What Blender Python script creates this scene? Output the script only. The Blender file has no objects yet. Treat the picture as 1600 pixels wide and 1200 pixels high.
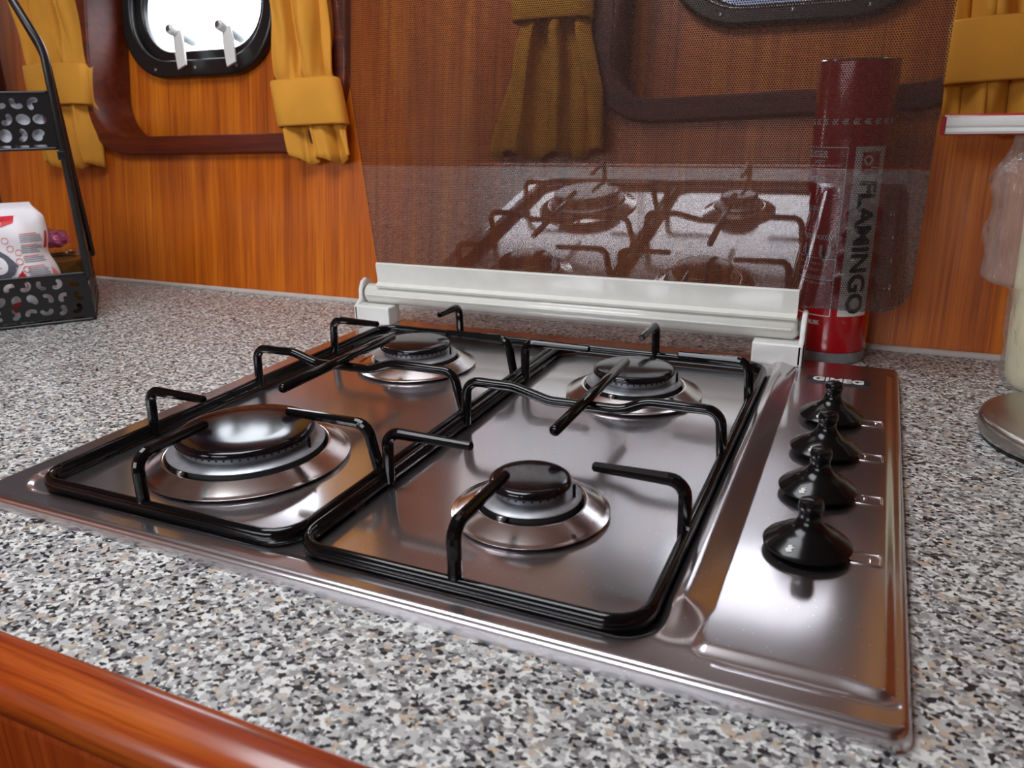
import bpy, bmesh, math, random
from mathutils import Vector, Matrix
S = bpy.context.scene
C = S.collection
PI = math.pi
random.seed(7)

# ---------------------------------------------------------------- camera, world, lights, exposure
cam_d = bpy.data.cameras.new('camera')
cam = bpy.data.objects.new('camera', cam_d); C.objects.link(cam)
cr = Vector((0.91116, 0.41153, -0.02087)); cu = Vector((-0.11575, 0.30424, 0.94554)); cf = Vector((-0.39547, 0.85912, -0.32484))
M = Matrix((cr, cu, -cf)).transposed().to_4x4()
M.translation = Vector((0.54111, -0.28599, 0.24444))
cam.matrix_world = M
cam_d.sensor_width = 36.0
cam_d.lens = 36.0 * 1226.67 / 1600
cam_d.clip_start = 0.01
cam_d.dof.use_dof = True
cam_d.dof.focus_distance = 0.60
cam_d.dof.aperture_fstop = 13.0
S.camera = cam
S.view_settings.view_transform = 'Standard'
S.view_settings.look = 'None'
S.view_settings.gamma = 1.0
S.view_settings.use_curve_mapping = False
S.view_settings.exposure = 0.14

SKY = 8.5
w = bpy.data.worlds.new('world'); S.world = w; w.use_nodes = True
nt = w.node_tree; wb = nt.nodes['Background']
# bright overcast sky above the horizon, dimmer water and quay below it, the same all round
wtc = nt.nodes.new('ShaderNodeTexCoord'); wsp = nt.nodes.new('ShaderNodeSeparateXYZ'); wrp = nt.nodes.new('ShaderNodeValToRGB')
nt.links.new(wtc.outputs['Generated'], wsp.inputs[0]); nt.links.new(wsp.outputs[2], wrp.inputs[0])
wrp.color_ramp.elements[0].position = 0.0; wrp.color_ramp.elements[0].color = (0.16, 0.18, 0.20, 1)
wrp.color_ramp.elements[1].position = 0.04; wrp.color_ramp.elements[1].color = (0.94, 0.96, 1.0, 1)
nt.links.new(wrp.outputs[0], wb.inputs[0]); wb.inputs[1].default_value = SKY

TH = math.atan(0.15)          # the hull side behind the worktop leans outwards
WO = Vector((0, 0.607, 0)); UP = Vector((0, math.sin(TH), math.cos(TH))); NR = Vector((0, -math.cos(TH), math.sin(TH)))
def W(x, d, h): return WO + Vector((x, 0, 0)) + NR * d + UP * h

def portal(name, loc, look, sx, sy):
    """light portal in a window opening: guides sampling of the daylight, gives no light itself"""
    l = bpy.data.lights.new(name, 'AREA'); l.shape = 'RECTANGLE'; l.size = sx; l.size_y = sy
    l.cycles.is_portal = True
    o = bpy.data.objects.new(name, l); C.objects.link(o); o.location = loc
    o.rotation_euler = (Vector(look) - Vector(loc)).to_track_quat('-Z', 'Y').to_euler()
portal('portal_portlight_left', W(-0.4435, -0.083, 0.427), W(-0.4435, 0.3, 0.427), 0.26, 0.17)
portal('portal_portlight_right', W(0.4335, -0.083, 0.451), W(0.4335, 0.3, 0.451), 0.26, 0.17)
portal('portal_cabin_window', (-0.275, -1.625, 0.65), (-0.275, 0.0, 0.65), 1.37, 0.52)
portal('portal_added_skylight', (0.02, -0.03, 0.955), (0.02, -0.03, 0.0), 0.66, 0.52)  # roof opening out of view, added to brighten the burner skirts

# ---------------------------------------------------------------- node helpers
def srgb(r, g, b):
    f = lambda c: (c / 255) / 12.92 if c / 255 <= 0.04045 else ((c / 255 + 0.055) / 1.055) ** 2.4
    return (f(r), f(g), f(b), 1)
class NT:
    def __init__(s, name):
        s.m = bpy.data.materials.new(name); s.m.use_nodes = True
        s.t = s.m.node_tree; s.b = s.t.nodes['Principled BSDF']; s.out = s.t.nodes['Material Output']
    def n(s, ty, **k):
        o = s.t.nodes.new(ty)
        for a, v in k.items(): setattr(o, a, v)
        return o
    def l(s, a, b): s.t.links.new(a, b)
    def val(s, sock, v):
        if hasattr(v, 'is_linked') or hasattr(v, 'links'): s.l(v, sock)
        else: sock.default_value = v
    def math(s, op, a, b=0.0, c=0.0):
        o = s.n('ShaderNodeMath', operation=op); s.val(o.inputs[0], a); s.val(o.inputs[1], b)
        if op in ('MULTIPLY_ADD', 'SMOOTH_MIN', 'COMPARE'): s.val(o.inputs[2], c)
        return o.outputs[0]
    def coord(s, scale=(1, 1, 1), rot=(0, 0, 0), kind='Object'):
        tc = s.n('ShaderNodeTexCoord'); mp = s.n('ShaderNodeMapping')
        mp.inputs['Scale'].default_value = scale; mp.inputs['Rotation'].default_value = rot
        s.l(tc.outputs[kind], mp.inputs[0]); return mp.outputs[0]
    def noise(s, vec, scale, detail=2, rough=0.5, dist=0.0):
        o = s.n('ShaderNodeTexNoise'); s.l(vec, o.inputs['Vector']); o.inputs['Scale'].default_value = scale
        o.inputs['Detail'].default_value = detail; o.inputs['Roughness'].default_value = rough; o.inputs['Distortion'].default_value = dist
        return o
    def ramp(s, fac, stops, interp='LINEAR'):
        o = s.n('ShaderNodeValToRGB'); o.color_ramp.interpolation = interp
        e = o.color_ramp.elements
        while len(e) > 1: e.remove(e[-1])
        e[0].position = stops[0][0]; e[0].color = stops[0][1]
        for p, c in stops[1:]:
            x = e.new(p); x.color = c
        s.l(fac, o.inputs[0]); return o.outputs[0]
    def mix(s, fac, a, b, blend='MIX'):
        o = s.n('ShaderNodeMix', data_type='RGBA', blend_type=blend)
        s.val(o.inputs[0], fac); s.val(o.inputs[6], a); s.val(o.inputs[7], b); return o.outputs[2]
    def bump(s, h, dist, strength=1.0):
        o = s.n('ShaderNodeBump'); o.inputs['Distance'].default_value = dist; o.inputs['Strength'].default_value = strength
        s.l(h, o.inputs['Height']); s.l(o.outputs[0], s.b.inputs['Normal'])
    def set(s, **k):
        names = dict(col='Base Color', rough='Roughness', metal='Metallic', coat='Coat Weight', coatr='Coat Roughness', spec='Specular IOR Level', emis='Emission Strength', ecol='Emission Color', sub='Subsurface Weight')
        for a, v in k.items(): s.val(s.b.inputs[names[a]], v)
        return s

def simple(name, col, rough=0.5, metal=0.0, coat=0.0, var=0.06, nscale=60):
    t = NT(name); v = t.coord()
    n = t.noise(v, nscale, 3)
    d = tuple(c * (1 - var) for c in col[:3]) + (1,); b = tuple(min(1, c * (1 + var)) for c in col[:3]) + (1,)
    t.set(col=t.ramp(n.outputs[0], [(0.3, d), (0.7, b)]), rough=rough, metal=metal, coat=coat)
    t.b.inputs['Coat Roughness'].default_value = 0.05
    return t.m

def wood(name, dark, mid, light, grain=(55, 55, 1.6), rough=0.34, fine=(500, 500, 9), coat=0.25):
    t = NT(name); v = t.coord(grain)
    a = t.noise(v, 1.0, 5, 0.6, 0.6)
    v2 = t.coord(fine); b = t.noise(v2, 1.0, 2, 0.5)
    v3 = t.coord((5, 5, 2.5)); c = t.noise(v3, 1.0, 3, 0.5)
    f = t.math('ADD', t.math('MULTIPLY', a.outputs[0], 0.62), t.math('MULTIPLY', c.outputs[0], 0.38))
    col = t.ramp(f, [(0.34, dark), (0.5, mid), (0.66, light)])
    pores = t.ramp(b.outputs[0], [(0.36, (0.62, 0.5, 0.42, 1)), (0.5, (1, 1, 1, 1))])
    col = t.mix(0.75, col, pores, 'MULTIPLY')
    t.set(col=col, rough=rough, coat=coat); t.b.inputs['Coat Roughness'].default_value = 0.12
    t.bump(b.outputs[0], 0.0002, 0.25)
    return t.m

def granite():
    t = NT('speckled_laminate'); v = t.coord((1.0, 1.15, 1.0))
    nz = t.noise(v, 340, 3, 0.6)
    dv = t.n('ShaderNodeVectorMath', operation='MULTIPLY_ADD'); t.l(nz.outputs[1], dv.inputs[0]); dv.inputs[1].default_value = (0.0034,) * 3; t.l(v, dv.inputs[2])
    def vor(scale):
        o = t.n('ShaderNodeTexVoronoi'); t.l(dv.outputs[0], o.inputs['Vector']); o.inputs['Scale'].default_value = scale
        sp = t.n('ShaderNodeSeparateColor'); t.l(o.outputs['Color'], sp.inputs[0]); return sp
    a = vor(430); b = vor(250)
    white = srgb(218, 220, 216); grey = srgb(150, 150, 148); mid = srgb(104, 102, 104); blk = srgb(30, 31, 36); tan = srgb(186, 168, 148); wh2 = srgb(182, 183, 182)
    base = t.ramp(b.outputs[0], [(0.0, white), (0.34, wh2), (0.56, grey), (0.74, tan), (0.87, white), (0.96, mid)], 'CONSTANT')
    top = t.ramp(a.outputs[0], [(0.0, blk), (0.15, mid), (0.27, grey), (0.42, wh2)], 'CONSTANT')
    fac = t.ramp(a.outputs[0], [(0.0, (1,) * 4), (0.42, (0, 0, 0, 1)), (0.80, (0, 0, 0, 1)), (0.88, (1, 1, 1, 1))], 'CONSTANT')
    col = t.mix(fac, base, top)
    t.set(col=col, rough=0.33)
    return t.m

def steel(name, col=(0.60, 0.575, 0.58, 1), rough=0.20, brush=(12, 900, 900), dust=True, amp=0.05, wide=0.0):
    t = NT(name); v = t.coord(brush); n = t.noise(v, 1.0, 3)
    r = t.math('MULTIPLY_ADD', n.outputs[0], amp, rough - amp / 2)
    o = t.n('ShaderNodeMath', operation='MULTIPLY_ADD'); 
    big = t.noise(t.coord(), 14, 3)
    c = t.mix(big.outputs[0], tuple(x * 0.9 for x in col[:3]) + (1,), col)
    t.set(col=c, rough=r, metal=1.0)
    if dust:
        vo = t.n('ShaderNodeTexVoronoi'); t.l(t.coord(), vo.inputs['Vector']); vo.inputs['Scale'].default_value = 260
        msk = t.noise(t.coord(), 30, 2)
        near = t.math('LESS_THAN', vo.outputs['Distance'], 0.085)
        f = t.math('MULTIPLY', near, t.math('GREATER_THAN', msk.outputs[0], 0.50))
        f = t.math('MULTIPLY', f, 0.55)
        t.l(t.math('SUBTRACT', 1.0, f), t.b.inputs['Metallic'])
    if wide:                                     # brushed metal: sharp lobe plus a broad hazy one
        g = t.n('ShaderNodeBsdfAnisotropic'); g.inputs['Roughness'].default_value = wide; t.l(c, g.inputs[0])
        mx = t.n('ShaderNodeMixShader'); mx.inputs[0].default_value = 0.34
        t.l(t.b.outputs[0], mx.inputs[1]); t.l(g.outputs[0], mx.inputs[2]); t.l(mx.outputs[0], t.out.inputs[0])
    return t.m

def glossy_clear(name, tint, ior=1.5, rough=0.02, dots=False, bumpy=False):
    t = NT(name); t.t.nodes.remove(t.b)
    tr = t.n('ShaderNodeBsdfTransparent'); tr.inputs[0].default_value = tint
    gl = t.n('ShaderNodeBsdfGlossy'); gl.inputs['Roughness'].default_value = rough; gl.inputs[0].default_value = (1, 1, 1, 1)
    fr = t.n('ShaderNodeFresnel'); ge = t.n('ShaderNodeNewGeometry')
    t.l(t.math('MULTIPLY_ADD', ge.outputs['Backfacing'], 1.0 / ior - ior, ior), fr.inputs[0])   # thin sheet: same air-to-glass reflectance on both faces
    base = tr.outputs[0]
    if dots:
        a = 0.0021
        tc = t.n('ShaderNodeTexCoord'); sp = t.n('ShaderNodeSeparateXYZ'); t.l(tc.outputs['Object'], sp.inputs[0])
        x = t.math('DIVIDE', sp.outputs[0], a); z = t.math('DIVIDE', sp.outputs[2], a * 1.732)
        def dist(off):
            fx = t.math('SUBTRACT', t.math('FRACT', t.math('ADD', x, off)), 0.5)
            fz = t.math('MULTIPLY', t.math('SUBTRACT', t.math('FRACT', t.math('ADD', z, off)), 0.5), 1.732)
            return t.math('SQRT', t.math('ADD', t.math('MULTIPLY', fx, fx), t.math('MULTIPLY', fz, fz)))
        d = t.math('MINIMUM', dist(100.0), dist(100.5))
        ink = t.math('LESS_THAN', d, 0.325)
        front = t.math('LESS_THAN', sp.outputs[1], 0.0005)
        ink = t.math('MULTIPLY', ink, front)
        df = t.n('ShaderNodeBsdfDiffuse'); df.inputs[0].default_value = srgb(50, 44, 42)
        mx = t.n('ShaderNodeMixShader'); t.l(ink, mx.inputs[0]); t.l(base, mx.inputs[1]); t.l(df.outputs[0], mx.inputs[2])
        base = mx.outputs[0]
    if bumpy:
        n = t.noise(t.coord((60, 60, 22)), 1.0, 4, 0.6, 1.2)
        bp = t.n('ShaderNodeBump'); bp.inputs['Distance'].default_value = 0.004; t.l(n.outputs[0], bp.inputs['Height'])
        t.l(bp.outputs[0], gl.inputs['Normal']); t.l(bp.outputs[0], fr.inputs['Normal'])
    if bumpy:
        df = t.n('ShaderNodeBsdfDiffuse'); df.inputs[0].default_value = (0.8, 0.79, 0.78, 1)
        mh = t.n('ShaderNodeMixShader'); mh.inputs[0].default_value = 0.14; t.l(base, mh.inputs[1]); t.l(df.outputs[0], mh.inputs[2]); base = mh.outputs[0]
    m2 = t.n('ShaderNodeMixShader'); t.l(fr.outputs[0], m2.inputs[0]); t.l(base, m2.inputs[1]); t.l(gl.outputs[0], m2.inputs[2])
    t.l(m2.outputs[0], t.out.inputs[0])
    return t.m

def cloth(name, col):
    t = NT(name); v = t.coord((1, 1, 1)); n = t.noise(v, 1800, 2); n2 = t.noise(v, 18, 3)
    d = tuple(c * 0.86 for c in col[:3]) + (1,)
    t.set(col=t.ramp(n2.outputs[0], [(0.3, d), (0.7, col)]), rough=0.85); t.bump(n.outputs[0], 0.0004, 0.3)
    t.t.nodes.remove(t.n('ShaderNodeMath'))
    tl = t.n('ShaderNodeBsdfTranslucent'); tl.inputs[0].default_value = col
    mx = t.n('ShaderNodeMixShader'); mx.inputs[0].default_value = 0.18
    t.l(t.b.outputs[0], mx.inputs[1]); t.l(tl.outputs[0], mx.inputs[2]); t.l(mx.outputs[0], t.out.inputs[0])
    return t.m

MT = dict(
    wall=wood('cherry_panel', srgb(142, 62, 10), srgb(194, 97, 15), srgb(226, 130, 26)),
    batten=wood('shade_toned_batten', srgb(60, 18, 6), srgb(92, 30, 10), srgb(120, 46, 14), grain=(4, 60, 90), fine=(20, 500, 600), rough=0.45, coat=0.0),  # cherry darkened: shade of the recess jambs is put into the colour
    rail=wood('mahogany_rail', srgb(104, 32, 12), srgb(148, 56, 18), srgb(186, 92, 26), grain=(3, 70, 70), fine=(14, 400, 400), rough=0.25, coat=0.6),
    front=wood('cabinet_front', srgb(140, 50, 12), srgb(172, 70, 18), srgb(196, 92, 28)),
    shade_darkwood=wood('shade_toned_cupboard', srgb(40, 14, 5), srgb(58, 20, 8), srgb(76, 30, 12)),  # near-black tone carries the cupboard's shade; also colours a jar lid
    granite=granite(),
    steel=steel('brushed_steel', (0.66, 0.63, 0.645, 1), 0.12, brush=(8, 500, 500), amp=0.015, wide=0.34),
    steel2=steel('polished_steel', (0.74, 0.70, 0.70, 1), 0.16, dust=False, amp=0.03),
    disc=steel('brushed_disc_steel', (0.50, 0.47, 0.43, 1), 0.30, brush=(60, 60, 600), dust=False),
    alu=simple('burner_aluminium', (0.36, 0.375, 0.40, 1), 0.42, 0.75, var=0.12, nscale=120),
    enamel=simple('black_enamel', (0.003, 0.003, 0.0035, 1), 0.10),
    cap=simple('burner_cap_enamel', (0.005, 0.004, 0.006, 1), 0.11),
    plastic=simple('black_plastic', (0.004, 0.004, 0.0045, 1), 0.18),
    rubber=simple('black_frame', (0.010, 0.009, 0.009, 1), 0.32),
    bmetal=simple('black_wire', (0.010, 0.010, 0.011, 1), 0.30),
    white=simple('white_plastic', srgb(226, 226, 222), 0.28, 0, 0.2, var=0.03),
    tube=simple('white_lacquer', srgb(222, 222, 214), 0.20, 0, 0.5, var=0.03),
    seal=simple('white_sealant', srgb(196, 186, 178), 0.5),
    dark=simple('dark_gap', (0.01, 0.009, 0.008, 1), 0.6),
    pin=simple('dull_metal', (0.30, 0.30, 0.29, 1), 0.35, 0.9),
    red=simple('red_can', srgb(168, 0, 14), 0.22, 0, 0.6, var=0.04),
    print_w=simple('white_print', srgb(214, 210, 206), 0.5, var=0.02),
    print_k=simple('black_print', (0.012, 0.012, 0.014, 1), 0.4),
    print_r=simple('red_print', srgb(206, 32, 44), 0.5),
    print_g=simple('grey_print', srgb(84, 86, 98), 0.5),
    print_l=simple('pale_grey_print', srgb(150, 150, 158), 0.5),
    print_p=simple('pale_red_print', srgb(226, 130, 124), 0.5),
    paper=simple('white_paper', srgb(232, 228, 232), 0.55, var=0.03),
    carton=simple('pale_carton', srgb(216, 220, 232), 0.5, var=0.04),
    cloth=cloth('ochre_cloth', srgb(228, 160, 52)),
    cream=simple('cream_stuff', srgb(232, 226, 186), 0.55, var=0.05, nscale=18),
    glass=glossy_clear('tinted_lid_glass', (0.815, 0.80, 0.80, 1), 1.80, 0.010, dots=True),
    pane=glossy_clear('window_pane', (0.93, 0.95, 0.97, 1)),
    jar=glossy_clear('clear_jar_glass', (0.90, 0.92, 0.88, 1)),
    film=glossy_clear('clear_plastic_film', (0.90, 0.885, 0.875, 1), 1.42, 0.06, bumpy=True),
    brown=simple('brown_contents', srgb(96, 44, 14), 0.5, var=0.25, nscale=200),
    olive=simple('olive_contents', srgb(120, 84, 30), 0.5, var=0.3, nscale=150),
    pink=simple('pink_foil', srgb(206, 110, 150), 0.25, 0.3, var=0.3, nscale=160),
    whitewall=simple('pale_lining', srgb(190, 174, 160), 0.7),
    floor=wood('floor_teak', srgb(70, 36, 16), srgb(96, 52, 24), srgb(120, 70, 36), grain=(3, 60, 60)),
    frameR=simple('clip_red', srgb(176, 12, 36), 0.3, 0, 0.3),
)

for k_, v_ in (('enamel', 0.35), ('plastic', 0.35)):
    MT[k_].node_tree.nodes['Principled BSDF'].inputs['Specular IOR Level'].default_value = v_

# ---------------------------------------------------------------- object helpers
def link(name, me, mat, parent=None, loc=None, rot=None, smooth=False):
    if isinstance(me, bmesh.types.BMesh):
        b = me; me = bpy.data.meshes.new(name); b.to_mesh(me); b.free()
    me.materials.clear(); me.materials.append(MT[mat] if isinstance(mat, str) else mat)
    if smooth: me.polygons.foreach_set('use_smooth', [True] * len(me.polygons))
    o = bpy.data.objects.new(name, me); C.objects.link(o)
    if parent: o.parent = parent
    if loc is not None: o.location = loc
    if rot is not None: o.rotation_euler = rot
    return o
def tag(o, label=None, cat=None, group=None, kind=None):
    for k, v in (('label', label), ('category', cat), ('group', group), ('kind', kind)):
        if v: o[k] = v
    return o
def thing(name, label, cat, loc=(0, 0, 0), rot=(0, 0, 0), group=None):
    o = bpy.data.objects.new(name, None); C.objects.link(o); o.location = loc; o.rotation_euler = rot
    o.empty_display_size = 0.02
    return tag(o, label, cat, group)
def auto_smooth(o, ang=40):
    me = o.data; b = bmesh.new(); b.from_mesh(me)
    for f in b.faces: f.smooth = True
    lim = math.radians(ang)
    for e in b.edges:
        if len(e.link_faces) == 2: e.smooth = e.calc_face_angle(0) < lim
    b.to_mesh(me); b.free(); return o

def box_bm(x0, x1, y0, y1, z0, z1, bev=0.0, seg=2, b=None):
    nb = bmesh.new()
    r = bmesh.ops.create_cube(nb, size=1.0)
    for v in r['verts']:
        v.co = Vector(((x0 + x1) / 2 + v.co.x * (x1 - x0), (y0 + y1) / 2 + v.co.y * (y1 - y0), (z0 + z1) / 2 + v.co.z * (z1 - z0)))
    if bev: bmesh.ops.bevel(nb, geom=nb.edges[:], offset=bev, segments=seg, profile=0.6, affect='EDGES')
    if b is None: return nb
    me = bpy.data.meshes.new('t'); nb.to_mesh(me); nb.free(); b.from_mesh(me); bpy.data.meshes.remove(me); return b

def lathe(prof, seg=64, cx=0, cy=0, b=None, cap=True):
    b = b or bmesh.new(); rings = []
    for r, z in prof:
        if r < 1e-6: rings.append([b.verts.new((cx, cy, z))])
        else: rings.append([b.verts.new((cx + r * math.cos(2 * PI * i / seg), cy + r * math.sin(2 * PI * i / seg), z)) for i in range(seg)])
    for A, B in zip(rings, rings[1:]):
        for i in range(seg):
            j = (i + 1) % seg
            if len(A) == 1 and len(B) == 1: continue
            if len(A) == 1: b.faces.new((A[0], B[j], B[i]))
            elif len(B) == 1: b.faces.new((A[i], A[j], B[0]))
            else: b.faces.new((A[i], A[j], B[j], B[i]))
    bmesh.ops.recalc_face_normals(b, faces=b.faces[:])
    return b

def fillet(pts, rad, n=6, closed=False):
    P = [Vector(p) for p in pts]; out = []
    N = len(P)
    for i in range(N):
        if not closed and i in (0, N - 1): out.append(P[i]); continue
        a, q, c = P[i - 1], P[i], P[(i + 1) % N]
        r = rad[i] if isinstance(rad, (list, tuple)) else rad
        d1 = (a - q).normalized(); d2 = (c - q).normalized()
        ang = d1.angle(d2)
        if r <= 0 or ang > PI - 0.02: out.append(q); continue
        t = min(r / math.tan(ang / 2), (a - q).length * 0.49 if (closed or i > 1) else (a - q).length * 0.9, (c - q).length * 0.49 if (closed or i < N - 2) else (c - q).length * 0.9)
        r2 = t * math.tan(ang / 2)
        cen = q + (d1 + d2).normalized() * (r2 / math.sin(ang / 2))
        s, e = q + d1 * t - cen, q + d2 * t - cen
        tot = s.angle(e); ax = s.cross(e).normalized()
        for k in range(n + 1):
            out.append(cen + Matrix.Rotation(tot * k / n, 3, ax) @ s)
    return out

def tube(pts, r, seg=10, closed=False, b=None, taper=None, flat=1.0, up=Vector((0, 0, 1))):
    """a round or oval bar along pts; taper = (tip length, tip radius) at the last point"""
    b = b or bmesh.new(); P = [Vector(p) for p in pts]; N = len(P); rings = []
    prev = None
    for i in range(N):
        if closed: t = (P[(i + 1) % N] - P[i - 1]).normalized()
        else: t = (P[min(i + 1, N - 1)] - P[max(i - 1, 0)]).normalized()
        if prev is None:
            s = t.cross(up)
            if s.length < 1e-3: s = t.cross(Vector((0, 1, 0)))
            s.normalize()
        else:
            s = prev - t * prev.dot(t); s.normalize()
        prev = s; u = s.cross(t).normalized()
        rr = r(i / (N - 1)) if callable(r) else r
        rings.append([b.verts.new(P[i] + (s * math.cos(2 * PI * k / seg) + u * math.sin(2 * PI * k / seg) * flat) * rr) for k in range(seg)])
    rng = range(N) if closed else range(N - 1)
    for i in rng:
        A, B = rings[i], rings[(i + 1) % N]
        for k in range(seg):
            j = (k + 1) % seg
            b.faces.new((A[k], A[j], B[j], B[k]))
    if not closed:
        for ring, sgn, end, nb in ((rings[0], 1, 0, 1), (rings[-1], -1, N - 1, N - 2)):
            c = P[end]; d = (P[end] - P[nb]).normalized()
            rr = (ring[0].co - c).length
            inner = [b.verts.new(c + (v.co - c) * 0.7 + d * rr * 0.35) for v in ring]
            for k in range(seg):
                j = (k + 1) % seg
                b.faces.new((ring[k], inner[k], inner[j], ring[j]))
            b.faces.new(inner)
    bmesh.ops.recalc_face_normals(b, faces=b.faces[:])
    return b

def rrect(x0, x1, y0, y1, r, n=8, shear=0.0):
    out = []
    for cx, cy, a0 in ((x1 - r, y1 - r, 0), (x0 + r, y1 - r, 90), (x0 + r, y0 + r, 180), (x1 - r, y0 + r, 270)):
        for k in range(n + 1):
            a = math.radians(a0 + 90 * k / n)
            x = cx + r * math.cos(a); y = cy + r * math.sin(a)
            out.append((x, y + shear * (x - x0)))
    return out

def plate(outer, holes, th, bevel=0.0, fill='BOTH'):
    """flat panel in XY with real holes, thickness th along Z (centred)"""
    cd = bpy.data.curves.new('p', 'CURVE'); cd.dimensions = '2D'; cd.fill_mode = fill
    cd.extrude = max(0.0, th / 2 - bevel); cd.bevel_depth = bevel; cd.bevel_resolution = 2; cd.offset = -bevel
    for pl in [outer] + list(holes):
        s = cd.splines.new('POLY'); s.points.add(len(pl) - 1); s.use_cyclic_u = True
        for i, (x, y) in enumerate(pl): s.points[i].co = (x, y, 0, 1)
    o = bpy.data.objects.new('p', cd); C.objects.link(o); bpy.context.view_layer.update()
    me = bpy.data.meshes.new_from_object(o.evaluated_get(bpy.context.evaluated_depsgraph_get()))
    bpy.data.objects.remove(o); bpy.data.curves.remove(cd)
    return me
def remap(me, f):
    for v in me.vertices: v.co = f(v.co)
    me.update(); return me
def flip(me):
    b = bmesh.new(); b.from_mesh(me); bmesh.ops.recalc_face_normals(b, faces=b.faces[:]); b.to_mesh(me); b.free(); return me

def text_mesh(s, size, th=0.0, bold=0.0, align='LEFT', spacing=1.0, cut=None):
    cd = bpy.data.curves.new('t', 'FONT'); cd.body = s; cd.size = size; cd.align_x = align; cd.offset = bold; cd.space_character = spacing
    cd.extrude = th / 2; cd.resolution_u = 3
    o = bpy.data.objects.new('t', cd); C.objects.link(o); bpy.context.view_layer.update()
    me = bpy.data.meshes.new_from_object(o.evaluated_get(bpy.context.evaluated_depsgraph_get()))
    bpy.data.objects.remove(o); bpy.data.curves.remove(cd)
    if cut: slice_mesh(me, *cut)
    return me
def slice_mesh(me, axis, step):
    b = bmesh.new(); b.from_mesh(me)
    if len(b.verts):
        lo = min(v.co[axis] for v in b.verts); hi = max(v.co[axis] for v in b.verts)
        no = Vector((0, 0, 0)); no[axis] = 1; x = lo + step
        while x < hi:
            co = Vector((0, 0, 0)); co[axis] = x
            bmesh.ops.bisect_plane(b, geom=b.verts[:] + b.edges[:] + b.faces[:], plane_co=co, plane_no=no); x += step
    b.to_mesh(me); b.free()

# ---------------------------------------------------------------- the setting
# wall pieces are built in wall coordinates (x along, y = outwards, z = up the panel)
WR = (-TH, 0, 0)
def wallmap(d0): return lambda co: Vector((co.x, -d0 - co.z, co.y))      # plate XY -> x,h ; plate Z -> towards the room
R1 = dict(x0=-0.628, x1=-0.118, y0=0.197, y1=0.70, r=0.100, shear=0.010)
R2 = dict(x0=0.222, x1=0.640, y0=0.231, y1=0.70, r=0.075, shear=0.030)
def rec(R, inset): return rrect(R['x0'] + inset, R['x1'] - inset, R['y0'] + inset, R['y1'] - inset, max(0.02, R['r'] - inset), 10, R['shear'])
SEAM = 1.60
me = plate([(-1.24, 0.001), (SEAM - 0.01, 0.001), (SEAM - 0.01, 0.93), (-1.24, 0.93)], [rec(R1, 0.012), rec(R2, 0.012)], 0.030)
tag(link('wall_back', remap(me, wallmap(-0.015)), 'wall', loc=WO, rot=WR), kind='structure')
win = [(-0.597, -0.290, 0.321, 0.533), (0.285, 0.582, 0.345, 0.557)]
me = plate([(-1.24, 0.12), (SEAM - 0.01, 0.12), (SEAM - 0.01, 0.93), (-1.24, 0.93)], [rrect(a + 0.008, b - 0.008, c + 0.008, d - 0.008, 0.08) for a, b, c, d in win], 0.008)
tag(link('wall_outer', remap(me, wallmap(-0.069)), 'wall', loc=WO, rot=WR), kind='structure')
for i, R in enumerate((R1, R2)):
    me = plate(rec(R, 0.0), [rec(R, 0.027)], 0.076, 0.003)
    tag(auto_smooth(link('trim_%d' % (i + 1), remap(me, wallmap(-0.026)), 'batten', loc=WO, rot=WR)), kind='structure')
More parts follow.
